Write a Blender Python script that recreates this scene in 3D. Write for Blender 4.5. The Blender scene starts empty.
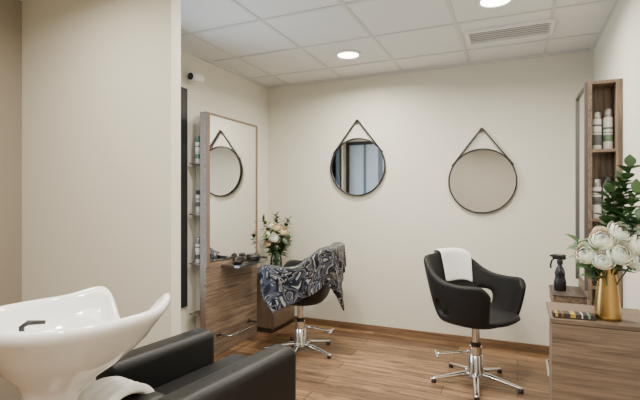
import bpy, bmesh, math, random
from mathutils import Vector, Matrix, noise
C = bpy.context.scene.collection
PI = math.pi
rng = random.Random(7)

# ------------------------------------------------------------------ materials
def newmat(name):
    m = bpy.data.materials.new(name); m.use_nodes = True
    nt = m.node_tree; b = nt.nodes['Principled BSDF']
    return m, nt, b
def mat(name, col, rough=.5, metal=0.0, var=.04, scale=12, bump=0.0, bscale=200, **kw):
    m, nt, b = newmat(name)
    tc = nt.nodes.new('ShaderNodeTexCoord')
    n = nt.nodes.new('ShaderNodeTexNoise'); n.inputs['Scale'].default_value = scale
    nt.links.new(tc.outputs['Object'], n.inputs['Vector'])
    mx = nt.nodes.new('ShaderNodeMix'); mx.data_type = 'RGBA'
    mx.inputs[6].default_value = (*[max(0, c*(1-var)) for c in col], 1)
    mx.inputs[7].default_value = (*[min(1, c*(1+var)) for c in col], 1)
    nt.links.new(n.outputs['Fac'], mx.inputs[0])
    nt.links.new(mx.outputs[2], b.inputs['Base Color'])
    b.inputs['Roughness'].default_value = rough; b.inputs['Metallic'].default_value = metal
    for k, v in kw.items():
        b.inputs[k.replace('_', ' ')].default_value = v
    if bump:
        n2 = nt.nodes.new('ShaderNodeTexNoise'); n2.inputs['Scale'].default_value = bscale
        nt.links.new(tc.outputs['Object'], n2.inputs['Vector'])
        bp = nt.nodes.new('ShaderNodeBump'); bp.inputs['Strength'].default_value = bump; bp.inputs['Distance'].default_value = .01
        nt.links.new(n2.outputs['Fac'], bp.inputs['Height']); nt.links.new(bp.outputs['Normal'], b.inputs['Normal'])
    return m
def wood(name, c1, c2, axis='z', rough=.5, p0=.37, p1=.64):
    m, nt, b = newmat(name)
    tc = nt.nodes.new('ShaderNodeTexCoord'); mp = nt.nodes.new('ShaderNodeMapping')
    sc = {'z': (34, 34, 1.6), 'y': (34, 1.6, 34), 'x': (1.6, 34, 34)}[axis]
    mp.inputs['Scale'].default_value = sc
    nt.links.new(tc.outputs['Object'], mp.inputs['Vector'])
    n = nt.nodes.new('ShaderNodeTexNoise'); n.inputs['Scale'].default_value = 1.5
    n.inputs['Detail'].default_value = 7; n.inputs['Roughness'].default_value = .7; n.inputs['Distortion'].default_value = .9
    nt.links.new(mp.outputs['Vector'], n.inputs['Vector'])
    r = nt.nodes.new('ShaderNodeValToRGB')
    r.color_ramp.elements[0].position = p0; r.color_ramp.elements[0].color = (*c1, 1)
    r.color_ramp.elements[1].position = p1; r.color_ramp.elements[1].color = (*c2, 1)
    nt.links.new(n.outputs['Fac'], r.inputs['Fac']); nt.links.new(r.outputs['Color'], b.inputs['Base Color'])
    b.inputs['Roughness'].default_value = rough
    bp = nt.nodes.new('ShaderNodeBump'); bp.inputs['Strength'].default_value = .08; bp.inputs['Distance'].default_value = .004
    nt.links.new(n.outputs['Fac'], bp.inputs['Height']); nt.links.new(bp.outputs['Normal'], b.inputs['Normal'])
    return m
def floor_mat():
    m, nt, b = newmat('wood_plank_floor')
    tc = nt.nodes.new('ShaderNodeTexCoord')
    br = nt.nodes.new('ShaderNodeTexBrick'); br.offset = .37; br.squash = 1
    br.inputs['Scale'].default_value = 1; br.inputs['Brick Width'].default_value = 1.25; br.inputs['Row Height'].default_value = .15
    br.inputs['Mortar Size'].default_value = .003; br.inputs['Mortar Smooth'].default_value = .2; br.inputs['Bias'].default_value = 0
    br.inputs['Color1'].default_value = (.325, .195, .103, 1); br.inputs['Color2'].default_value = (.135, .078, .042, 1)
    br.inputs['Mortar'].default_value = (.028, .017, .010, 1)
    nt.links.new(tc.outputs['Object'], br.inputs['Vector'])
    mp = nt.nodes.new('ShaderNodeMapping'); mp.inputs['Scale'].default_value = (1.7, 20, 1)
    nt.links.new(tc.outputs['Object'], mp.inputs['Vector'])
    n = nt.nodes.new('ShaderNodeTexNoise'); n.inputs['Scale'].default_value = 1.2; n.inputs['Detail'].default_value = 7
    n.inputs['Roughness'].default_value = .7; n.inputs['Distortion'].default_value = 1.5
    nt.links.new(mp.outputs['Vector'], n.inputs['Vector'])
    r = nt.nodes.new('ShaderNodeValToRGB')
    r.color_ramp.elements[0].position = .38; r.color_ramp.elements[0].color = (.40, .38, .37, 1)
    r.color_ramp.elements[1].position = .62; r.color_ramp.elements[1].color = (1.35, 1.32, 1.27, 1)
    nt.links.new(n.outputs['Fac'], r.inputs['Fac'])
    mx = nt.nodes.new('ShaderNodeMix'); mx.data_type = 'RGBA'; mx.blend_type = 'MULTIPLY'; mx.inputs[0].default_value = 1
    nt.links.new(br.outputs['Color'], mx.inputs[6]); nt.links.new(r.outputs['Color'], mx.inputs[7])
    nt.links.new(mx.outputs[2], b.inputs['Base Color'])
    b.inputs['Roughness'].default_value = .3; b.inputs['Specular IOR Level'].default_value = .36
    return m
def emis(name, col, s):
    m, nt, b = newmat(name)
    b.inputs['Base Color'].default_value = (*col, 1)
    b.inputs['Emission Color'].default_value = (*col, 1); b.inputs['Emission Strength'].default_value = s
    return m
def cape_mat():
    m, nt, b = newmat('printed_cape_cloth')
    tc = nt.nodes.new('ShaderNodeTexCoord')
    n = nt.nodes.new('ShaderNodeTexNoise'); n.inputs['Scale'].default_value = 6.2; n.inputs['Detail'].default_value = 2.4; n.inputs['Distortion'].default_value = 1.2
    nt.links.new(tc.outputs['UV'], n.inputs['Vector'])
    r = nt.nodes.new('ShaderNodeValToRGB'); r.color_ramp.interpolation = 'CONSTANT'
    D = (.007, .008, .013)
    pts = [(0, D), (.35, (.30, .29, .28)), (.385, D), (.435, (.05, .056, .08)), (.48, (.32, .305, .29)), (.489, D),
           (.545, (.12, .115, .11)), (.568, D), (.605, (.29, .28, .27)), (.63, D)]
    e = r.color_ramp.elements
    e[0].position = 0; e[0].color = (*pts[0][1], 1); e[1].position = pts[1][0]; e[1].color = (*pts[1][1], 1)
    for p, c in pts[2:]:
        x = e.new(p); x.color = (*c, 1)
    nt.links.new(n.outputs['Fac'], r.inputs['Fac']); nt.links.new(r.outputs['Color'], b.inputs['Base Color'])
    b.inputs['Roughness'].default_value = .45; b.inputs['Specular IOR Level'].default_value = .3
    return m
def glass_mat(name, tint, fac=.12):
    m = bpy.data.materials.new(name); m.use_nodes = True; nt = m.node_tree; nt.nodes.clear()
    o = nt.nodes.new('ShaderNodeOutputMaterial'); mx = nt.nodes.new('ShaderNodeMixShader')
    t = nt.nodes.new('ShaderNodeBsdfTransparent'); t.inputs['Color'].default_value = (*tint, 1)
    g = nt.nodes.new('ShaderNodeBsdfGlossy'); g.inputs['Roughness'].default_value = .03
    fr = nt.nodes.new('ShaderNodeLayerWeight'); fr.inputs['Blend'].default_value = fac
    nt.links.new(fr.outputs['Fresnel'], mx.inputs[0]); nt.links.new(t.outputs[0], mx.inputs[1]); nt.links.new(g.outputs[0], mx.inputs[2])
    nt.links.new(mx.outputs[0], o.inputs['Surface'])
    return m

M = {}
M['wall'] = mat('cream_wall_paint', (.715, .69, .59), .9, var=.003, scale=1.0)
M['wallshade'] = mat('shaded_wall_taupe', (.33, .285, .225), .8, var=.01, scale=2)  # shadow on the front left wall put into its colour
M['greige'] = mat('greige_wall_paint', (.42, .395, .335), .8, var=.01, scale=2)
M['ceiling'] = mat('mineral_ceiling_tile', (.75, .75, .73), .9, var=.03, scale=60)
M['tbar'] = mat('white_ceiling_bar', (.62, .62, .60), .5, var=.01)
M['floor'] = floor_mat()
M['base'] = wood('baseboard_wood', (.12, .068, .036), (.26, .155, .083), 'x')
M['basey'] = wood('baseboard_wood_side', (.12, .068, .036), (.26, .155, .083), 'y')
WA, WB = (.078, .054, .038), (.27, .19, .128)
M['woodz'] = wood('walnut_laminate', WA, WB, 'y')
M['woodv'] = wood('walnut_laminate_vertical', WA, WB, 'z')
M['woodx'] = wood('walnut_laminate_cross', (.08, .057, .041), (.26, .185, .128), 'x', .5, .34, .66)
M['woodp'] = wood('plain_walnut', (.12, .082, .054), (.205, .14, .092), 'z', .5, .3, .7)
M['wdark'] = wood('dark_walnut', (.03, .022, .016), (.08, .058, .042), 'y')
M['frame'] = mat('anthracite_frame', (.018, .019, .022), .45)
M['edge'] = mat('bronze_grey_mirror_edge', (.09, .085, .075), .35)
M['reflblue'] = mat('blue_grey_reflection_tint', (.34, .40, .45), .5)  # tint of the panel added for the round mirror's reflection
M['reflband'] = mat('slate_reflection_band', (.10, .12, .14), .5)
M['black'] = mat('black_metal', (.012, .012, .012), .4)
M['plastic'] = mat('black_plastic', (.01, .01, .011), .3)
M['leather'] = mat('black_leather', (.007, .007, .0072), .45, bump=.05, bscale=160, Specular_IOR_Level=.3)
M['leather2'] = mat('black_upholstery', (.0085, .008, .008), .55, bump=.08, bscale=300, Specular_IOR_Level=.28)
M['chrome'] = mat('brushed_chrome', (.72, .72, .72), .16, 1.0, var=.02)
M['mirror'] = mat('mirror_glass', (.82, .83, .82), .008, 1.0, var=0)
M['steel'] = mat('dark_steel', (.36, .36, .36), .22, 1.0)
M['ceramic'] = mat('white_ceramic', (.86, .86, .85), .12, var=.01, Coat_Weight=.5)
M['towel'] = mat('white_terry', (.94, .93, .91), .95, bump=.6, bscale=300)
M['white'] = mat('white_plastic', (.80, .80, .78), .35, var=.01)
M['grey'] = mat('grey_label', (.12, .128, .126), .5)
M['shadow'] = mat('dark_vent_cavity', (.18, .18, .175), .8)
M['ventw'] = mat('white_vent_metal', (.80, .80, .78), .45)
M['vents'] = mat('grey_vent_slat', (.58, .58, .565), .5)
M['silver'] = mat('silver_cap', (.45, .45, .44), .3, .7)
M['dcap'] = mat('charcoal_cap', (.05, .05, .052), .4)
M['greenl'] = mat('green_label', (.14, .25, .165), .5)
M['beige'] = mat('ochre_label', (.42, .32, .18), .5)
M['gold'] = mat('brushed_gold', (.52, .325, .115), .3, 1.0, var=.06)
M['petal'] = mat('cream_white_petal', (.99, .945, .80), .85, var=.02, scale=30, Subsurface_Weight=.5)
M['peach'] = mat('pale_peach_petal', (.94, .74, .51), .8, var=.06, scale=30, Subsurface_Weight=.3)
M['cream'] = mat('cream_petal', (.97, .89, .67), .8, var=.04, scale=30, Subsurface_Weight=.4)
M['leaf'] = mat('green_leaf', (.06, .14, .04), .45, var=.3, scale=25)
M['leafd'] = mat('dark_green_leaf', (.04, .095, .03), .4, var=.3, scale=25)
M['stem'] = mat('green_stem', (.07, .13, .04), .6)
M['cape'] = cape_mat()
M['lamp'] = emis('lamp_diffuser', (1, .94, .85), 14)
M['pane'] = glass_mat('window_glass', (.80, .88, .95))
M['vglass'] = glass_mat('clear_vase_glass', (.80, .86, .84), .3)
M['yellow'] = mat('yellow_print', (.42, .29, .05), .5)
M['cardb'] = mat('dark_brown_print', (.03, .023, .018), .5)
M['red'] = mat('orange_print', (.30, .10, .04), .5)
M['lens'] = mat('camera_lens', (.02, .02, .03), .1)

# ------------------------------------------------------------------ mesh helpers
def box(bm, x0, x1, y0, y1, z0, z1, bev=0, seg=2):
    vs = bmesh.ops.create_cube(bm, size=1)['verts']
    for v in vs:
        v.co = Vector(((x0+x1)/2+v.co.x*(x1-x0), (y0+y1)/2+v.co.y*(y1-y0), (z0+z1)/2+v.co.z*(z1-z0)))
    if bev:
        ed = list({e for v in vs for e in v.link_edges})
        bmesh.ops.bevel(bm, geom=ed, offset=bev, segments=seg, affect='EDGES', profile=.5)
    return bm
def loft(bm, rings, closed=True, cap0=False, cap1=False):
    R = [[bm.verts.new(p) for p in r] for r in rings]
    n = len(R[0])
    for a, b in zip(R, R[1:]):
        for i in range(n if closed else n-1):
            j = (i+1) % n
            bm.faces.new((a[i], a[j], b[j], b[i]))
    if cap0: bm.faces.new(list(reversed(R[0])))
    if cap1: bm.faces.new(R[-1])
    return R
def lathe(bm, prof, n=24, c=(0, 0, 0), cap0=True, cap1=True):
    rings = [[(c[0]+r*math.cos(2*PI*i/n), c[1]+r*math.sin(2*PI*i/n), c[2]+z) for i in range(n)] for r, z in prof]
    loft(bm, rings, True, cap0, cap1); return bm
def tube(bm, pts, r, n=10, caps=True, closed=False):
    pts = [Vector(p) for p in pts]; rs = r if isinstance(r, (list, tuple)) else [r]*len(pts)
    rings = []; up = None
    for i, p in enumerate(pts):
        if closed: t = pts[(i+1) % len(pts)]-pts[i-1]
        else: t = pts[min(i+1, len(pts)-1)]-pts[max(i-1, 0)]
        t.normalize()
        if up is None:
            up = Vector((0, 0, 1)) if abs(t.z) < .9 else Vector((1, 0, 0))
        u = (up-t*up.dot(t)).normalized(); w = t.cross(u); up = u
        rings.append([p+(u*math.cos(2*PI*k/n)+w*math.sin(2*PI*k/n))*rs[i] for k in range(n)])
    if closed: rings.append(rings[0]); loft(bm, rings); bmesh.ops.remove_doubles(bm, verts=bm.verts, dist=1e-6)
    else: loft(bm, rings, True, caps, caps)
    return bm
def NB(): return bmesh.new()
def obj(name, bm, m, parent=None, smooth=False, label=None, auto=None):
    bmesh.ops.recalc_face_normals(bm, faces=bm.faces)
    me = bpy.data.meshes.new(name); bm.to_mesh(me); bm.free()
    me.materials.append(m)
    if smooth:
        me.polygons.foreach_set('use_smooth', [True]*len(me.polygons))
        if auto: me.set_sharp_from_angle(angle=math.radians(auto))
    o = bpy.data.objects.new(name, me); C.objects.link(o)
    if parent: o.parent = parent
    if label: o['label'] = label
    return o
def thing(name, label, cat, loc=(0, 0, 0), rz=0, group=None):
    o = bpy.data.objects.new(name, None); C.objects.link(o); o.empty_display_size = .1
    o.location = loc; o.rotation_euler = (0, 0, rz); o['label'] = label; o['category'] = cat
    if group: o['group'] = group
    return o
def tag(o, label, cat, group=None):
    o['label'] = label; o['category'] = cat
    if group: o['group'] = group
    return o
def struct(name, bm, m, parent=None, smooth=False):
    o = obj(name, bm, m, parent, smooth)
    o['kind'] = 'structure'; return o
def subsurf(o, lv=2):
    s = o.modifiers.new('sub', 'SUBSURF'); s.levels = lv; s.render_levels = lv

# ------------------------------------------------------------------ room
XL, XR, YB, H = -2.46, .56, 4.16, 2.5
PX0, PX1, PY0, PY1 = -2.775, -1.60, 1.75, 1.82
struct('floor', box(NB(), PX0-.1, XR+.1, -1.6, YB+.1, -.06, 0), M['floor'])
struct('ceiling', box(NB(), PX0-.1, XR+.1, -1.6, YB+.1, H, H+.06), M['ceiling'])
struct('wall_back', box(NB(), XL-.1, XR+.1, YB, YB+.1, 0, H), M['wall'])
struct('wall_right', box(NB(), XR, XR+.1, -1.5, YB, 0, H), M['wall'])
b = NB()
WY0, WY1, WZ0, WZ1 = 1.95, 2.855, .42, 2.18
box(b, XL-.1, XL, PY1, WY0, 0, H); box(b, XL-.1, XL, WY1, YB, 0, H)
box(b, XL-.1, XL, WY0, WY1, 0, WZ0); box(b, XL-.1, XL, WY0, WY1, WZ1, H)
struct('wall_left', b, M['wall'])
struct('wall_partition', box(NB(), PX0, PX1, PY0, PY1, 0, H), M['wall'])
struct('wall_left_front', box(NB(), PX0-.1, PX0, -1.5, PY1, 0, H), M['wallshade'])
struct('wall_front', box(NB(), PX0-.1, XR+.1, -1.6, -1.5, 0, H), M['greige'])
# window
b = NB()
f = .085
box(b, XL-.08, XL+.012, WY0, WY0+f, WZ0, WZ1); box(b, XL-.08, XL+.02, WY1-f, WY1, WZ0, WZ1)
box(b, XL-.08, XL+.012, WY0+f, WY1-f, WZ0, WZ0+f); box(b, XL-.08, XL+.012, WY0+f, WY1-f, WZ1-f, WZ1)
box(b, XL-.07, XL, (WY0+WY1)/2-.03, (WY0+WY1)/2+.03, WZ0+f, WZ1-f)
w = struct('window_1', b, M['frame'])
struct('pane', box(NB(), XL-.045, XL-.04, WY0+f, WY1-f, WZ0+f, WZ1-f), M['pane'], w)
# added blue-grey panel behind the partition, only to colour the round mirror's reflection
d = struct('reflection_panel', box(NB(), -2.36, -1.72, PY1, PY1+.03, .01, 2.12, .003), M['reflblue'])
b = NB(); box(b, -2.41, -2.36, PY1, PY1+.04, 0, 2.17); box(b, -1.72, -1.67, PY1, PY1+.04, 0, 2.17); box(b, -2.36, -1.72, PY1, PY1+.04, 2.12, 2.17)
struct('reflection_panel_frame', b, M['frame'], d)
b = NB(); box(b, -2.13, -2.09, PY1+.03, PY1+.036, .01, 2.12); box(b, -1.90, -1.83, PY1+.03, PY1+.036, .01, 2.12)
struct('reflection_panel_band', b, M['reflband'], d)
# baseboards
struct('baseboard_back', box(NB(), XL, XR, YB-.014, YB, 0, .065, .003), M['base'])
struct('baseboard_left', box(NB(), XL, XL+.014, PY1, YB-.014, 0, .065, .003), M['basey'])
struct('baseboard_right', box(NB(), XR-.014, XR, -1.5, YB-.014, 0, .065, .003), M['basey'])
# ceiling grid
b = NB()
gx = [-2.19, -1.59, -.99, -.39, .21]; gy = [3.79, 3.19, 2.59, 1.99, 1.39, .79, .19, -.41, -1.01]
for x in gx: box(b, x-.012, x+.012, -1.5, YB, H-.005, H)
for y in gy: box(b, XL if y > PY1 else PX0, XR, y-.012, y+.012, H-.0056, H)
struct('trim_1', b, M['tbar'])
b = NB()
box(b, XL, XR, YB-.022, YB, H-.02, H); box(b, XL, XL+.022, PY1, YB-.022, H-.02, H); box(b, XR-.022, XR, -1.5, YB-.022, H-.02, H)
struct('trim_2', b, M['tbar'])

# ------------------------------------------------------------------ ceiling fixtures
def downlight(loc, label):
    t = thing('ceiling_light', label, 'ceiling light', loc, 0, 'recessed ceiling downlights')
    b = NB(); n = 40
    prof = [(.088, -.001), (.112, -.001), (.113, -.006), (.104, -.013), (.09, -.014), (.086, -.008), (.086, -.001)]
    lathe(b, prof, n, cap0=False, cap1=False); obj('trim_ring', b, M['ventw'], t, True)
    b = NB(); lathe(b, [(.001, -.009), (.086, -.009), (.086, -.002)], n); obj('diffuser', b, M['lamp'], t)
    return t
downlight((-1.29, 3.49, H), 'round recessed ceiling light glowing above the left round mirror')
downlight((-.12, 2.90, H), 'round recessed ceiling light cut by the top edge of the picture')
t = thing('air_vent', 'rectangular slatted air vent set in the tiled ceiling', 'air vent', (-.055, 3.50, H))
b = NB()
for s in (-1, 1):
    box(b, -.29, .29, s*.13-.012, s*.13+.012, -.02, 0, .002); box(b, s*.28-.012, s*.28+.012, -.118, .118, -.02, 0, .002)
obj('frame', b, M['ventw'], t)
obj('backing', box(NB(), -.27, .27, -.12, .12, -.003, -.001), M['shadow'], t)
for k in range(6):
    y = -.098+k*.0392
    b = NB(); box(b, -.268, .268, y-.0085, y+.0085, -.008, -.004); obj('slat', b, M['vents'], t)

# ------------------------------------------------------------------ wall camera
t = thing('security_camera', 'small white camera fixed high on the wall above the dark window frame', 'security camera', (XL, 2.91, 2.29))
t.scale = (1.35, 1.35, 1.35)
b = NB(); 
tube(b, [(0, 0, 0), (.012, 0, 0)], .032, 20); obj('mount', b, M['white'], t, True, auto=40)
b = NB(); tube(b, [(.012, 0, 0), (.045, .0, -.005), (.05, -.01, -.008)], .01, 10); obj('arm', b, M['white'], t, True)
b = NB(); tube(b, [(.05, .045, 0), (.05, .04, -.004), (.05, -.05, -.012), (.05, -.054, -.013)], [.02, .027, .027, .024], 20); bd = obj('body', b, M['white'], t, True, auto=50)
b = NB(); tube(b, [(.05, -.0542, -.013), (.05, -.058, -.0132)], .021, 16); obj('lens', b, M['lens'], bd, True, auto=40)

# ------------------------------------------------------------------ round mirrors
def round_mirror(loc, label):
    t = thing('round_mirror', label, 'mirror', loc, 0, 'round strap mirrors on the back wall')
    R = .285; n = 72
    b = NB()
    ring = lambda r, y: [(r*math.cos(2*PI*i/n), y, r*math.sin(2*PI*i/n)) for i in range(n)]
    loft(b, [ring(R, -.002), ring(R, -.03), ring(R-.003, -.033), ring(R-.010, -.033), ring(R-.0115, -.03), ring(R-.0115, -.002), ring(R, -.002)])
    obj('rim', b, M['black'], t, True, auto=40)
    b = NB(); loft(b, [ring(R-.012, -.004), ring(R-.012, -.018)], True, True, True)
    obj('mirror_glass', b, M['mirror'], t)
    hz = .46; a = math.acos(R/hz)
    for s in (-1, 1):
        p0 = Vector((s*R*math.sin(a), 0, R*math.cos(a))); p1 = Vector((s*.005, 0, hz))
        d = (p1-p0).normalized(); nrm = Vector((d.z, 0, -d.x)); hw = .0055
        b = NB(); rr = []
        for p in (p0-d*.05+nrm*s*.001, p0, p1):
            rr.append([p+nrm*hw+Vector((0, -.006, 0)), p+nrm*hw+Vector((0, -.028, 0)), p-nrm*hw+Vector((0, -.028, 0)), p-nrm*hw+Vector((0, -.006, 0))])
        loft(b, rr, True, True, True); obj('strap', b, M['black'], t)
    b = NB(); tube(b, [(0, 0, hz-.008), (0, -.03, hz-.008), (0, -.032, hz-.008), (0, -.04, hz-.008)], [.009, .009, .015, .013], 16); obj('hook', b, M['black'], t, True, auto=40)
round_mirror((-1.436, YB, 1.605), 'left round black-rimmed mirror, hanging higher, above the caped chair')
round_mirror((-.283, YB, 1.447), 'round black-rimmed mirror hanging above the empty black chair with the towel')

# ------------------------------------------------------------------ styling stations
def station(loc, sx, label, w, grp):
    """local x*sx points into the room, local -y is the shelf side"""
    t = thing('styling_station', label, 'styling station', loc, 0, grp)
    right = sx < 0
    D = .175 if right else .2; top = 1.985
    def bx(x0, x1, y0, y1, z0, z1, bev=.002, b=None):
        X = sorted((x0*sx, x1*sx)); return box(b or NB(), X[0], X[1], y0, y1, z0, z1, bev)
    obj('front_panel', bx(D-.022, D, 0, w, .005, top), M['woodz'], t)
    x1 = .034 if right else .05
    if right:
        obj('back_board', bx(.02, D-.022, .13, .145, .01, top), M['woodv'], t)
        obj('wall_board', bx(.001, .034, 0, w, .01, top), M['woodv'], t)
        obj('top_board', bx(x1, D-.022, 0, w, top-.02, top), M['woodv'], t)
    else:
        obj('back_board', bx(.001, D-.04, .12, .135, .01, top), M['wall'], t)
        obj('side_strip', bx(D-.06, D-.0225, .001, .12, .01, top-.001), M['woodp'], t)
    obj('end_board', bx(.0345 if right else .001, D-.022, w-.02, w, .01, top-.02), M['woodv'], t)
    for z in (.36, .77, 1.17, 1.58):
        obj('shelf', bx(x1-(0 if right else .02), D-(.022 if right else .06), 0, .13 if right else .12, z-.018 if right else z-.012, z), M['woodx'], t)
    e = .022 if right else .042; er = .022 if right else .035
    obj('mirror_glass', bx(D, D+.006, e, w-er, .78, top-.02, .001), M['mirror'], t)
    b = NB(); dp = .018 if right else .008; m_ = M['edge'] if right else M['woodp']
    bx(D, D+dp, .002, e, .74, top-.002, .001, b); bx(D, D+dp, w-er, w-.002, .74, top-.002, .001, b)
    bx(D, D+dp, e, w-er, top-.02, top-.002, .001, b)
    obj('mirror_frame', b, m_, t)
    zs = .685 if right else .735; y0, y1 = (.05, w-.05) if right else (.20, .66)
    obj('work_shelf', bx(D, D+.18, y0, y1, zs-(.075 if right else .016), zs, .003), M['woodz'] if right else M['steel'], t)
    obj('shelf_top', bx(D, D+.185, y0-.005, y1+.005, zs, zs+.007, .001), M['wdark'] if right else M['steel'], t)
    b = NB(); xs = sx*(D+(.2 if right else .13)); y0, y1 = (.06, w-.06) if right else (.15, w-.15); xw = sx*D
    tube(b, [(xw, y0, .17), (xs-sx*.02, y0, .17), (xs, y0+.02, .17), (xs, y1-.02, .17), (xs-sx*.02, y1, .17), (xw, y1, .17)], .009, 12)
    obj('footrest', b, M['chrome'] if right else M['steel'], t, True)
    for y in (y0, y1):
        b = NB(); tube(b, [(xw, y, .17), (xw+sx*.008, y, .17)], .022, 16); obj('bracket', b, M['chrome'] if right else M['steel'], t, True, auto=40)
    return t
station((XL, 2.86, 0), 1, 'tall rectangular mirror station with walnut lower panel on the left wall', .76, 'mirror stations')
station((XR, 3.06, 0), -1, 'walnut mirror station with open side niche on the right wall', .46, 'mirror stations')

# ------------------------------------------------------------------ bottles
def bottle(loc, label, h=.2, r=.024, band='grey', cap='silver', split=.785, b0=.16, b1=.34, st=.6, cr=.92, group='product bottles in the side shelves'):
    t = thing('product_bottle', label, 'bottle', loc, 0, group)
    b = NB(); lathe(b, [(r-.002, 0), (r, .003), (r, h*(split-.02)), (r-.002, h*(split-.005)), (r*.62, h*(split+.01)), (r*.6, h*(split+.05))], 24); obj('body', b, M['white'], t, True, auto=50)
    b = NB(); lathe(b, [(r*cr-.001, h*(split+.002)), (r*cr, h*(split+.008)), (r*cr, h*.98), (r*cr-.003, h)], 20); obj('cap', b, M[cap], t, True, auto=50)
    for nm, z0, z1 in (('label_band', b0, b1), ('label_stripe', b1+.05, b1+.07), ('label_stripe', st, st+.05)):
        b = NB(); lathe(b, [(r+.0004, h*z0), (r+.0008, h*(z0+.003)), (r+.0008, h*(z1-.003)), (r+.0004, h*z1)], 24, cap0=False, cap1=False)
        obj(nm, b, M[band], t, True)
    return t
bottle((-2.372, 2.905, 1.58), 'white product bottle on the top shelf beside the tall rectangular mirror', .215, .026, 'greenl', 'greenl', cr=.86)
bottle((-2.372, 2.91, 1.17), 'white product bottle on the middle shelf beside the tall rectangular mirror', .19, .025, 'grey', 'dcap', .8, .3, .5, cr=.86)
bottle((-2.372, 2.905, .77), 'white product bottle on the lowest shelf beside the tall rectangular mirror', .205, .026, 'grey', 'silver', .75, cr=.86)
bottle((.436, 3.115, 1.58), 'white product can on the upper niche shelf, left one of the pair', .225, .026, 'grey', 'silver', .82, .12, .40, .62)
bottle((.495, 3.12, 1.58), 'white product can on the upper niche shelf, right one nearest the wall', .24, .026, 'greenl', 'silver', .80, .2, .36, .5)
bottle((.436, 3.115, 1.17), 'white product can on the lower niche shelf, left one of the pair', .235, .026, 'grey', 'silver', .80, .35, .55, .65)
bottle((.495, 3.12, 1.17), 'white product can on the lower niche shelf, right one behind the leaves', .25, .026, 'greenl', 'dcap', .82, .1, .35, .6)

# things on the left work shelf
WSX = XL+.29; WZ = .742
t = thing('hairbrush', 'black paddle hairbrush lying on the shelf of the tall rectangular mirror', 'hairbrush', (WSX+.01, 3.15, WZ), .3)
b = NB(); box(b, -.03, .03, -.06, .05, .012, .026, .01, 3); obj('head', b, M['plastic'], t, True)
b = NB(); tube(b, [(0, .045, .019), (0, .08, .018), (0, .15, .018)], [.01, .008, .011], 10); obj('handle', b, M['plastic'], t, True)
b = NB()
for i in range(5):
    for j in range(8): tube(b, [(-.02+i*.01, -.05+j*.012, 0), (-.02+i*.01, -.05+j*.012, .013)], .0012, 5)
obj('bristles', b, M['plastic'], t)
t = thing('styling_jar', 'small dark jar with silver lid on the shelf of the tall mirror', 'jar', (WSX-.04, 3.425, WZ))
b = NB(); lathe(b, [(.028, 0), (.03, .003), (.03, .04), (.026, .044)], 24); obj('body', b, M['plastic'], t, True, auto=40)
b = NB(); lathe(b, [(.031, .044), (.031, .058), (.028, .061)], 24); obj('lid', b, M['silver'], t, True, auto=40)
t = thing('hair_clipper', 'black hair clipper lying against the tall mirror on its shelf', 'hair clipper', (WSX-.05, 3.26, WZ), .1)
b = NB(); tube(b, [(0, -.085, .022), (0, -.08, .022), (0, -.02, .024), (0, .04, .022), (0, .06, .02)], [.012, .018, .022, .022, .02], 16); obj('body', b, M['plastic'], t, True)
b = NB(); box(b, -.02, .02, .058, .085, .010, .026, .002); obj('blade', b, M['steel'], t)
t = thing('round_brush', 'black round brush on the shelf of the tall mirror, nearest the corner', 'hairbrush', (WSX+.03, 3.40, WZ), -.5)
b = NB(); tube(b, [(0, -.06, .026), (0, -.055, .026), (0, .035, .026), (0, .04, .026)], [.018, .026, .026, .018], 18); obj('bristle_barrel', b, M['plastic'], t, True)
b = NB(); tube(b, [(0, .04, .026), (0, .06, .022), (0, .12, .014)], [.009, .008, .011], 10); obj('handle', b, M['plastic'], t, True)
b = NB(); box(b, -.011, .011, -.08, .08, 0, .004, .001)
for k in range(24): box(b, .011, .032, -.078+k*.0066, -.0745+k*.0066, .0005, .0035)
o = obj('comb', b, M['plastic']); o.location = (WSX+.06, 3.26, WZ); o.rotation_euler = (0, 0, -.1)
tag(o, 'flat black comb lying at the front of the left mirror shelf', 'comb')

# ------------------------------------------------------------------ salon chairs
def sgnpow(v, p): return math.copysign(abs(v)**p, v)
HT = [(0, .885), (28, .885), (42, .872), (54, .83), (66, .775), (80, .735), (92, .722), (106, .725), (120, .738), (132, .728), (145, .63)]
def htop(p):
    p = abs(p)
    for (a, za), (c, zc) in zip(HT, HT[1:]):
        if p <= c: return za+(zc-za)*(p-a)/(c-a)
    return HT[-1][1]
def shellP(phi, v, off=0.0):
    a = math.radians(phi); zb = .445; zt = htop(phi); z = zb+(zt-zb)*v
    hh = (z-zb)/.44
    fl = .76+.31*hh**.6
    x = -sgnpow(math.cos(a), .73)*.275; y = sgnpow(math.sin(a), .73)*.312
    x, y = x*fl, y*fl
    if math.cos(a) > 0: x -= .04*hh*math.cos(a)
    L = math.hypot(x, y); k = (L+off)/L
    return Vector((x*k+.02, y*k, z))
def vrows(phi):
    zt = htop(phi); z = [.445, .50, .608, .608+(zt-.608)*.4, .608+(zt-.608)*.75, zt]
    return [(q-.445)/(zt-.445) for q in z]
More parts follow.
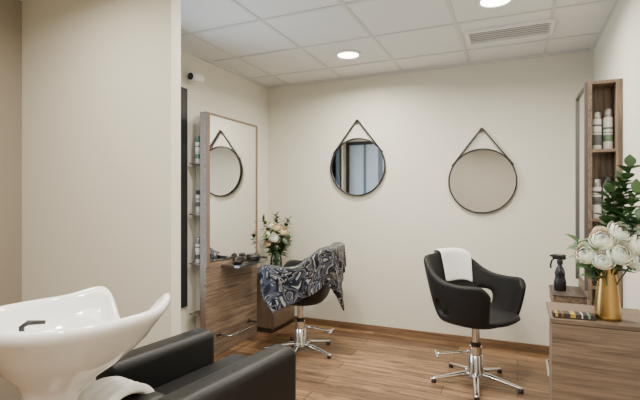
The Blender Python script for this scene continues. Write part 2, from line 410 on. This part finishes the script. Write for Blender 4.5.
def salon_chair(label, loc, rz, pa):
    t = thing('salon_chair', label, 'salon chair', loc, rz, 'black tub salon chairs')
    ph = [-140+14*i for i in range(21)]
    b = NB(); G = [[b.verts.new(shellP(p, v)) for v in vrows(p)] for p in ph]
    for i in range(20):
        mid = abs((ph[i]+ph[i+1])/2)
        for j in range(5):
            if 56 < mid < 84 and j == 1: continue
            b.faces.new((G[i][j], G[i+1][j], G[i+1][j+1], G[i][j+1]))
    o = obj('shell', b, M['leather2'], t, True)
    s = o.modifiers.new('solid', 'SOLIDIFY'); s.thickness = .044; s.offset = 0
    subsurf(o, 2)
    def sup(a, bb, z, n=40): return [(sgnpow(math.cos(2*PI*i/n), .75)*a, sgnpow(math.sin(2*PI*i/n), .75)*bb, z) for i in range(n)]
    b = NB(); loft(b, [sup(.05, .05, .418), sup(.16, .17, .422), sup(.195, .215, .434), sup(.21, .225, .455), sup(.19, .205, .468)], True, True, True)
    obj('seat_pan', b, M['leather2'], t, True)
    b = NB(); loft(b, [sup(.18, .18, .45), sup(.215, .205, .457), sup(.235, .22, .474), sup(.232, .215, .49), sup(.19, .18, .50), sup(.1, .1, .503), sup(.01, .01, .504)], True, True, True)
    o = obj('seat_cushion', b, M['leather2'], t, True); o.location.x = .045
    b = NB(); lathe(b, [(.085, .417), (.085, .409), (.04, .402), (.027, .395), (.027, .24)], 28); obj('column', b, M['chrome'], t, True, auto=50)
    b = NB(); lathe(b, [(.034, .26), (.042, .255), (.042, .2), (.048, .195), (.05, .1), (.06, .075), (.062, .05), (.05, .04)], 28); obj('pump', b, M['chrome'], t, True, auto=50)
    b = NB(); lathe(b, [(.0335, .285), (.036, .283), (.036, .262), (.034, .26)], 24); obj('collar', b, M['plastic'], t, True, auto=50)
    for k in range(5):
        a = 2*PI*k/5+3.56-rz; d = Vector((math.cos(a), math.sin(a), 0)); n = Vector((-d.y, d.x, 0))
        b = NB(); rr = []
        for r, z, hw, hh in ((.04, .066, .026, .02), (.12, .058, .022, .016), (.22, .042, .018, .011), (.295, .03, .016, .009), (.318, .027, .012, .007)):
            c = d*r+Vector((0, 0, z)); rr.append([c+n*hw*math.cos(q)+Vector((0, 0, hh*math.sin(q))) for q in [2*PI*i/12 for i in range(12)]])
        loft(b, rr, True, True, True); lg = obj('leg', b, M['chrome'], t, True)
        b = NB(); c = d*.295; lathe(b, [(.017, 0), (.018, .003), (.016, .02), (.008, .024)], 14, (c.x, c.y, 0)); obj('glide', b, M['plastic'], lg, True)
    R = Matrix.Rotation(pa, 4, 'Z')
    b = NB(); tube(b, [R @ Vector(p) for p in [(.04, 0, .215), (.12, 0, .205), (.25, 0, .19), (.27, 0, .19)]], [.011, .010, .010, .010], 12); pd = obj('pump_pedal', b, M['chrome'], t, True)
    b = NB(); tube(b, [R @ Vector(p) for p in [(.27, -.07, .19), (.27, -.06, .19), (.27, .06, .19), (.27, .07, .19)]], [.008, .012, .012, .008], 12); obj('pedal_bar', b, M['chrome'], pd, True)
    return t
CH2 = (-.266, 3.30, 0); A2 = -.46
CH1 = (-1.68, 3.38, 0); A1 = PI+.15
salon_chair('empty black tub chair with a white towel over its back, under a round mirror', CH2, A2, 3.45-A2)
salon_chair('black tub chair covered by a patterned cape, facing the tall rectangular mirror', CH1, A1, PI)

# towel over the back of the second chair
b = NB(); cols = [-26+4*i for i in range(14)]
seq = [(.52+.048*k, -.034) for k in range(10)] + [(1.0, -.033), (1.035, -.024), (1.05, 0), (1.035, .024), (1.0, .033)] + [(1-.07*k, .035) for k in range(1, 5)]
rows = []
for q, (v, off) in enumerate(seq):
    r = []
    for c in cols:
        w = .003*math.sin(c*.35+q*.25)
        r.append(shellP(c+25, min(v, 1.06), off+(w if off >= 0 else -abs(w))))
    rows.append(r)
loft(b, rows, closed=False)
o = obj('towel', b, M['towel'], None, True); o.location = CH2; o.rotation_euler = (0, 0, A2)
s = o.modifiers.new('solid', 'SOLIDIFY'); s.thickness = .010; s.offset = 0; subsurf(o, 1)
tag(o, 'white towel draped over the backrest of the empty black tub chair', 'towel')

# printed cape on the first chair : cloth dropped on a temporary collider, frozen to a mesh
def make_collider():
    b = NB(); ph = [-140+10*i for i in range(29)]; vv = [0, .25, .5, .75, 1.0]
    for off in (-.029, .029):
        G = [[b.verts.new(shellP(p, v*(1.02 if v == 1 else 1), off)) for v in vv] for p in ph]
        for i in range(28):
            for j in range(4): b.faces.new((G[i][j], G[i+1][j], G[i+1][j+1], G[i][j+1]))
        if off < 0: Gi = G
    for i in range(28): b.faces.new((Gi[i][4], Gi[i+1][4], G[i+1][4], G[i][4]))
    lathe(b, [(.01, .45), (.25, .46), (.25, .51), (.2, .53), (.01, .535)], 24)
    o = obj('collider', b, M['black']); o.location = CH1; o.rotation_euler = (0, 0, A1)
    o.modifiers.new('col', 'COLLISION'); o.collision.thickness_outer = .012; o.collision.thickness_inner = .02
    o.collision.cloth_friction = 60
    return o
col = make_collider()
b = NB(); N = 66
bmesh.ops.create_grid(b, x_segments=N, y_segments=N, size=.5, calc_uvs=False)
uvl = b.loops.layers.uv.new('UVMap')
for fa in b.faces:
    for lp in fa.loops: lp[uvl].uv = (lp.vert.co.x+.5, lp.vert.co.y+.5)
rot = Matrix.Rotation(.55, 4, 'Z')
for v in b.verts:
    p = rot @ v.co
    # bunched: the cloth starts gathered in soft waves and settles crumpled
    nz = noise.noise((p.x*5, p.y*5, 1.3))
    v.co = Vector((CH1[0]+.10+p.x*.98, CH1[1]-.06+p.y*.96, .98+.05*math.sin(p.x*14+p.y*6)+.04*math.sin(p.y*15-p.x*4)+.05*nz))
cape = obj('haircut_cape', b, M['cape'], None, True)
cl = cape.modifiers.new('cloth', 'CLOTH')
st = cl.settings; st.quality = 6; st.mass = .3; st.tension_stiffness = 15; st.compression_stiffness = 15; st.shear_stiffness = 2; st.bending_stiffness = .2
st.air_damping = 1.5
cl.collision_settings.collision_quality = 3; cl.collision_settings.distance_min = .008; cl.collision_settings.use_self_collision = False
cl.collision_settings.friction = 40
sc = bpy.context.scene; sc.frame_start = 1; sc.frame_end = 60; cl.point_cache.frame_start = 1; cl.point_cache.frame_end = 60
try:
    for fr in range(1, 38): sc.frame_set(fr)
    dg = bpy.context.evaluated_depsgraph_get()
    me = bpy.data.meshes.new_from_object(cape.evaluated_get(dg))
    cape.modifiers.clear(); cape.data = me; me.name = 'haircut_cape'
except Exception as ex:
    print('cape failed', ex); cape.modifiers.clear()
bpy.data.objects.remove(col, do_unlink=True)
sc.frame_set(1)
for v in cape.data.vertices:
    if v.co.z < .02: v.co.z = .02
cape.data.polygons.foreach_set('use_smooth', [True]*len(cape.data.polygons))
sm = cape.modifiers.new('smooth', 'SMOOTH'); sm.factor = .5; sm.iterations = 2
s = cape.modifiers.new('solid', 'SOLIDIFY'); s.thickness = .003; s.offset = 0
subsurf(cape, 1)
tag(cape, 'dark hairdressing cape with pale motifs thrown over the chair by the mirror', 'cape')

# ------------------------------------------------------------------ flowers
def frame_of(d):
    d = Vector(d).normalized(); return d.to_track_quat('Z', 'Y').to_matrix().to_4x4()
def bloom_bm(R, n=28, seed=1):
    rg = random.Random(seed); b = NB(); U, V = 9, 8
    for k in range(n):
        fr = (k+.5)/n; ang = k*2.39996+rg.uniform(-.25, .25); rad = R*(.22+.78*fr**.88)
        th1 = math.radians(4+68*fr**1.05+rg.uniform(-4, 4)); th0 = math.radians(158); wid = 1.14-.22*fr; G = []
        p1, p2 = rg.uniform(0, 6), rg.uniform(0, 6)
        for j in range(V+1):
            v = j/V; row = []
            for i in range(U+1):
                u = 2*i/U-1
                th = th0+(th1-th0)*v+.40*u*u*v*v+.02*math.sin(5*u+p1)*v**3
                r = rad*(1+.21*(.3+.7*fr)*max(0, v-.6)/.4*(1-.95*u*u)-.05*u*u+.015*math.sin(5*u+p2)*v**3)
                shape = math.sin(PI*(.22+.45*v))
                az = ang+u*wid*shape/max(.5, math.sin(th))*.85
                row.append(b.verts.new((r*math.sin(th)*math.cos(az), r*math.sin(th)*math.sin(az), R*.85+r*math.cos(th)*.8)))
            G.append(row)
        for j in range(V):
            for i in range(U): b.faces.new((G[j][i], G[j][i+1], G[j+1][i+1], G[j+1][i]))
    return b
def leaf(b, p, d, up, L, W):
    d = Vector(d).normalized(); s = d.cross(up).normalized(); up = s.cross(d).normalized(); n = 5; L0 = []
    for i in range(n+1):
        t = i/n; w = W*math.sin(PI*min(.97, .06+.94*t)**.85)*.5; c = Vector(p)+d*L*t-up*L*.25*t*t
        L0.append([b.verts.new(c-s*w+up*w*.35), b.verts.new(c), b.verts.new(c+s*w+up*w*.35)])
    for a, c in zip(L0, L0[1:]):
        for k in (0, 1): b.faces.new((a[k], a[k+1], c[k+1], c[k]))
def rose(base, pos, R, label, petal, group, seed):
    base = Vector(base); pos = Vector(pos)
    t = thing('rose', label, 'flower', base, 0, group); rel = pos-base
    d = Vector((rel.x, rel.y, rel.z*.35)).normalized()+CT*.58
    d.normalize()
    b = bloom_bm(R, 28, seed); bmesh.ops.transform(b, matrix=Matrix.Translation(rel-d*R*.5) @ frame_of(d), verts=b.verts)
    o = obj('bloom', b, M[petal], t, True)
    b = NB(); mid = Vector((rel.x*.35, rel.y*.35, rel.z*.6)); tube(b, [(0, 0, 0), mid*.5+Vector((0, 0, .01)), mid, rel-d*R*.3], [.003, .003, .003, .004], 8); obj('stem', b, M['stem'], t, True)
    b = NB(); rg = random.Random(seed)
    for k in range(6):
        a = rg.uniform(0, 6.28); leaf(b, rel-d*R*.55, d*-.1+Vector((math.cos(a), math.sin(a), .1)), Vector((0, 0, 1)), R*1.6, R*.8)
    obj('leaf', b, M['leaf'], t, True)
    return t
def branch(base, tip, bend, label, mt, L, W, n, group, seed):
    base = Vector(base); rel = Vector(tip)-base; t = thing('leafy_branch', label, 'foliage', base, 0, group); rg = random.Random(seed)
    P = lambda s: Vector((rel.x*s**1.5, rel.y*s**1.5, rel.z*s))+Vector(bend)*math.sin(PI*s)
    b = NB(); tube(b, [P(i/10) for i in range(11)], [.003-.0002*i for i in range(11)], 6); obj('stem', b, M['stem'], t, True)
    b = NB()
    for k in range(n):
        s = .42+.58*k/(n-1); tg = (P(min(1, s+.03))-P(s-.03)).normalized(); a = k*2.4+rg.uniform(-.4, .4)
        side = Vector((math.cos(a), math.sin(a), .1)); side = (side-tg*side.dot(tg)).normalized()
        leaf(b, P(s), side*.8+tg*(.5 if k < n-1 else 3), tg.lerp(Vector((0, 0, 1)), .4), L*(1.1-.35*s)*rg.uniform(.85, 1.15), W*(1.1-.35*s))
    obj('foliage', b, M[mt], t, True)
    return t
CR = Vector((.914, .4055, 0)); CT = Vector((.4055, -.914, 0))

# right cabinet, gold vase and white roses
t = thing('storage_cabinet', 'low walnut cabinet in the right foreground carrying the gold vase', 'cabinet', (.35, 2.47, 0))
obj('body', box(NB(), -.195, .195, -.17, .17, .06, .72, .002), M['woodx'], t)
obj('top', box(NB(), -.21, .2, -.19, .18, .72, .74, .002), M['woodx'], t)
obj('front_panel', box(NB(), -.205, .195, -.188, -.171, .06, .717, .002), M['woodx'], t)
obj('plinth', box(NB(), -.18, .19, -.15, .16, 0, .06), M['wdark'], t)
VX, VY, VZ = .375, 2.375, .74
t = thing('gold_vase', 'slim brushed gold vase holding white roses on the low walnut cabinet', 'vase', (VX, VY, VZ))
b = NB(); prof = [(.048, 0), (.053, .004), (.054, .02), (.050, .08), (.043, .15), (.037, .2), (.040, .225), (.045, .236), (.042, .236), (.037, .222), (.034, .2), (.039, .15), (.042, .02)]
lathe(b, [(r*.98, z) for r, z in prof], 60, cap1=True)
obj('body', b, M['gold'], t, True, auto=60)
b = NB(); lathe(b, [(.0525, .010), (.054, .014), (.0525, .018)], 60, cap0=False, cap1=False); obj('foot_ring', b, M['gold'], t, True)
roses = [(-.11, .03, 1.03, .050, 'white rose lowest and leftmost in the gold vase bouquet'),
         (-.06, .055, 1.095, .055, 'white rose at upper left of the gold vase bouquet'),
         (-.012, .09, 1.04, .058, 'large white rose right above the rim of the gold vase'),
         (.015, .05, 1.125, .053, 'white rose at the top of the gold vase bouquet'),
         (.072, .08, 1.075, .056, 'white rose at the right of the gold vase bouquet'),
         (-.075, .085, 1.01, .044, 'small white rose drooping over the left of the gold vase'),
         (.052, .095, 1.005, .046, 'white rose drooping over the right of the gold vase rim'),
         (.10, .04, 1.14, .048, 'white rose highest at the right edge under the tall branch')]
for k, (r, tw, z, R, lb) in enumerate(roses):
    p = Vector((VX, VY, z))+CR*r+CT*tw; p.x = min(p.x, .485)
    rose((VX+.008*math.cos(k), VY+.008*math.sin(k), VZ+.03), p, R, lb, 'petal', 'white roses in the gold vase', 20+k)
brs = [(.10, 0, 1.43, 'tallest leafy branch rising at the right of the white roses'), (.04, -.05, 1.31, 'leafy branch standing behind the white roses by the niche'),
       (.13, .07, 1.31, 'leafy branch leaning toward the right picture edge over the roses'), (-.12, -.02, 1.08, 'short leafy sprig sticking out left of the white roses'),
       (.10, .11, 1.2, 'leafy sprig low at the right edge of the white roses'), (.08, -.03, 1.36, 'leafy branch between the tallest branch and the niche shelves')]
for k, (r, tw, z, lb) in enumerate(brs):
    p = Vector((VX, VY, z))+CR*r+CT*tw; p.x = min(p.x, .48)
    branch((VX+.012*math.cos(2*k+1), VY+.012*math.sin(2*k+1), VZ+.03), p, (.0, .01, 0), lb, 'leaf' if k in (2, 3) else 'leafd', .09, .066, 28, 'greenery in the gold vase', 40+k)
# printed box on the cabinet
t = thing('product_box', 'flat dark box with yellow print lying at the front of the walnut cabinet', 'box', (.235, 2.335, .74), .05)
obj('body', box(NB(), -.085, .085, -.03, .03, 0, .022, .002), M['cardb'], t)
for k, (x0, x1, mm) in enumerate(((-.076, -.066, 'yellow'), (-.05, -.044, 'red'), (-.015, .006, 'yellow'), (.03, .034, 'white'), (.055, .064, 'greenl'))):
    obj('printed_band', box(NB(), x0, x1, -.0312, .0312, .006, .0227), M[mm], t)
# spray bottle
t = thing('spray_bottle', 'black spray bottle on the small shelf of the right mirror station', 'spray bottle', (.255, 3.28, .692), 2.9)
b = NB(); lathe(b, [(.032, 0), (.036, .004), (.037, .05), (.032, .075), (.029, .09), (.031, .108), (.031, .12), (.022, .145), (.013, .16), (.013, .175)], 28); obj('body', b, M['plastic'], t, True, auto=60)
b = NB(); lathe(b, [(.018, .17), (.018, .195), (.012, .2)], 20); obj('collar', b, M['plastic'], t, True, auto=40)
b = NB(); box(b, -.035, .045, -.012, .012, .2, .235, .008, 3); tube(b, [(.045, 0, .222), (.06, 0, .222)], [.008, .006], 12); hd = obj('spray_head', b, M['plastic'], t, True)
b = NB(); tube(b, [(.03, 0, .21), (.048, 0, .19), (.056, 0, .16), (.053, 0, .14)], [.006, .006, .006, .005], 8); obj('trigger', b, M['plastic'], hd, True)

# corner cabinet with flowers
t = thing('corner_cabinet', 'low walnut cabinet in the corner behind the caped chair', 'cabinet', (-2.25, 3.89, 0))
obj('body', box(NB(), -.19, .115, -.2, .24, .05, .56, .002), M['woodp'], t)
obj('top', box(NB(), -.195, .13, -.21, .245, .56, .58, .002), M['woodp'], t)
dr = obj('door', box(NB(), .116, .13, -.195, .235, .055, .555, .002), M['woodp'], t)
b = NB(); tube(b, [(.13, -.15, .42), (.146, -.15, .42), (.146, -.15, .34), (.13, -.15, .34)], .005, 8); obj('handle', b, M['chrome'], dr, True)
obj('plinth', box(NB(), -.17, .10, -.18, .22, 0, .05), M['wdark'], t)
UX, UY, UZ = -2.2, 3.88, .58
t = thing('glass_vase', 'clear glass vase of cream flowers on the corner cabinet', 'vase', (UX, UY, UZ))
b = NB(); lathe(b, [(.04, 0), (.05, .004), (.06, .05), (.058, .11), (.042, .17), (.046, .2), (.043, .2), (.039, .17), (.054, .11), (.056, .05), (.045, .012)], 32); obj('body', b, M['vglass'], t, True)
b = NB(); lathe(b, [(.044, .013), (.055, .05), (.054, .10), (.001, .10)], 28); obj('water', b, M['vglass'], t, True, 'clear water')
fl = [(-.085, .05, .93, .043, 'cream', 'cream rose at the left of the corner vase bouquet'), (-.01, .09, .90, .048, 'petal', 'white rose low in the middle of the corner vase bouquet'),
      (.075, .06, .96, .044, 'peach', 'peach rose at the right of the corner vase bouquet'), (.01, .05, 1.0, .043, 'peach', 'peach rose high in the middle of the corner vase bouquet'),
      (-.055, .03, 1.02, .040, 'cream', 'cream rose topmost in the corner vase bouquet'), (.10, .04, .87, .040, 'cream', 'cream rose low at the right of the corner vase bouquet'),
      (-.07, .07, .85, .040, 'peach', 'peach rose drooping at the left of the corner vase')]
for k, (r, tw, z, R, m_, lb) in enumerate(fl):
    p = Vector((UX, UY, z))+CR*r+CT*tw
    rose((UX+.01*math.cos(k), UY+.01*math.sin(k), UZ+.02), p, R, lb, m_, 'roses in the corner vase', 60+k)
bl = [(-.12, .0, 1.07, 'leafy branch at the left of the corner bouquet beside the tall mirror'), (.0, -.06, 1.12, 'leafy branch rising at the back of the corner bouquet'),
      (.12, .0, 1.08, 'leafy branch at the right of the corner bouquet'), (-.08, .08, .90, 'leafy sprig drooping at lower left of the corner bouquet'), (.13, .06, .90, 'leafy sprig drooping at lower right of the corner bouquet')]
for k, (r, tw, z, lb) in enumerate(bl):
    branch((UX+.014*math.cos(2*k+1), UY+.014*math.sin(2*k+1), UZ+.02), Vector((UX, UY, z))+CR*r+CT*tw, (0, 0, .0), lb, 'leaf' if k % 2 else 'leafd', .09, .058, 30, 'greenery in the corner vase', 80+k)

# ------------------------------------------------------------------ wash unit
WC = Vector((-1.145, 1.38, 0)); WR = -.12
t = thing('wash_chair', 'black leather wash chair with boxy arms in the left foreground', 'armchair', WC, WR)
for s in (-1, 1):
    x0, x1 = sorted((s*.165, s*.29))
    b = NB(); box(b, x0, x1, -.36 if s > 0 else -.24, .30, .09, .68, .04, 7); obj('arm', b, M['leather'], t, True, auto=80)
b = NB(); box(b, -.168, .168, -.2, .42, .32, .55, .05, 6); obj('seat', b, M['leather'], t, True, auto=80)
b = NB(); box(b, -.164, .164, -.2, .36, .10, .33, .01); obj('seat_box', b, M['leather'], t, True, auto=40)
b = NB(); box(b, -.168, .168, -.33, -.2, .12, .66, .045, 5)
for v in b.verts: v.co.y -= (v.co.z-.45)*.18 if v.co.z > .45 else 0
obj('backrest', b, M['leather'], t, True, auto=80)
for sx in (-1, 1):
    for sy in (-.16, .24):
        b = NB(); lathe(b, [(.022, 0), (.022, .09)], 14, (sx*.23, sy, 0)); obj('foot', b, M['chrome'], t, True, auto=40)

# ceramic basin, notch toward local +y
BX, BY = -1.212, .905
t = thing('wash_basin', 'white ceramic hair wash basin with curved neck rest in the left foreground', 'basin', (BX, BY, 0), -.06)
n = 96
def bring(sc, z, k, oy=0.0, ox=0.0):
    out = []
    for i in range(n):
        a = 2*PI*i/n; ca, sa = math.cos(a), math.sin(a)
        x = .25*sgnpow(ca, .88)*sc+ox; y = .25*sgnpow(sa, .88)*sc+oy
        d = math.degrees(math.atan2(ca, sa))            # angle from the notch direction
        horn = math.exp(-((abs(d)-38)/17)**2); notch = math.exp(-(d/20)**2)
        near = .75*ca-.65*sa
        zz = z+k*(.025*horn-.10*notch+.008*near)
        y += k*(.022*horn-.048*notch)
        out.append((x, y, zz))
    return out
b = NB()
rings = [bring(.32, .40, 0, -.07), bring(.25, .60, 0, -.07), bring(.24, .69, 0, -.06), bring(.29, .735, 0, -.05), bring(.43, .772, .05, -.03), bring(.64, .812, .2, -.015), bring(.82, .86, .6), bring(.92, .894, .9),
         bring(.985, .916, 1), bring(1.025, .931, 1), bring(1.035, .943, 1), bring(1.025, .952, 1), bring(1.0, .957, 1), bring(.965, .956, 1), bring(.935, .948, 1), bring(.915, .932, 1),
         bring(.87, .895, .85), bring(.79, .855, .45), bring(.64, .83, .2), bring(.45, .818, 0, -.02), bring(.15, .81, 0, -.04)]
loft(b, rings, True, True, True)
obj('bowl', b, M['ceramic'], t, True)
b = NB(); lathe(b, [(.03, .8105), (.03, .814), (.012, .815)], 20, (0, -.04, 0)); obj('drain', b, M['chrome'], t, True, auto=40)
b = NB(); box(b, -.09, .09, -.16, .02, 0, .41, .03, 4); obj('pedestal', b, M['leather'], t, True, auto=50)
b = NB(); tube(b, [(-.14, -.06, .84), (-.14, -.06, .90), (-.133, -.045, .91), (-.105, -.01, .907)], [.008, .008, .008, .006], 12); sh = obj('tap', b, M['plastic'], t, True)

# towel folded loosely over the wash chair back
b = NB(); prof = [(-.09, .53), (-.098, .58), (-.095, .63), (-.08, .665), (-.05, .685), (-.01, .69), (.03, .685), (.058, .665), (.07, .62), (.072, .57)]
rows = []
for i in range(15):
    x = -.072+.144*i/14
    rows.append([(x+.006*math.sin(j*1.1+i*.4), y+.008*noise.noise((i*.35, j*.5, 2)), z-.012+.012*noise.noise((i*.4, j*.45, 7))) for j, (y, z) in enumerate(prof)])
loft(b, rows, closed=False)
o = obj('towel', b, M['towel'], None, True)
o.location = (-1.155, 1.025, .0); o.rotation_euler = (0, 0, -.05)
s = o.modifiers.new('solid', 'SOLIDIFY'); s.thickness = .030; s.offset = 1; subsurf(o, 2)
tag(o, 'folded white towel lying over the back of the black wash chair beside the basin', 'towel')

# ------------------------------------------------------------------ light
def area(name, loc, rot, size, power, col, shape='DISK', sy=None, spread=180):
    L = bpy.data.lights.new(name, 'AREA'); L.shape = shape; L.size = size; L.energy = power; L.color = col; L.spread = math.radians(spread)
    if sy: L.size_y = sy
    o = bpy.data.objects.new(name, L); C.objects.link(o); o.location = loc; o.rotation_euler = rot
    return o
warm = (1, .925, .81)
for i, (x, y, p) in enumerate(((-1.29, 3.49, 30), (-.12, 2.90, 28), (-1.29, 2.29, 26), (-1.89, 1.09, 15), (-.69, 1.09, 24), (-.12, -.11, 26), (-1.29, -.71, 11))):  # first two sit at the fittings; the rest are added lamps without fittings
    area('downlight_lamp', (x, y, H-.03), (0, 0, 0), .17, p, warm, spread=165)
area('window_daylight', (XL-.25, (WY0+WY1)/2, 1.35), (0, -PI/2, 0), 1.7, 48, (.97, .98, 1), 'RECTANGLE', .9)
area('room_fill', (-.8, -.2, 2.47), (0, 0, 0), 1.4, 32, (1, .945, .86), 'RECTANGLE', .8)  # unseen fill lamp added under the ceiling, with no fixture
w = bpy.data.worlds.new('sky'); bpy.context.scene.world = w; w.use_nodes = True
bg = w.node_tree.nodes['Background']; bg.inputs[0].default_value = (.62, .75, .90, 1); bg.inputs[1].default_value = .9

# ------------------------------------------------------------------ camera
cd = bpy.data.cameras.new('camera'); cam = bpy.data.objects.new('camera', cd); C.objects.link(cam)
cd.sensor_width = 36; cd.lens = 25.0; cd.clip_start = .02
cam.location = (0, 0, 1.28); cam.rotation_euler = (PI/2, 0, math.radians(23.92))
bpy.context.scene.camera = cam
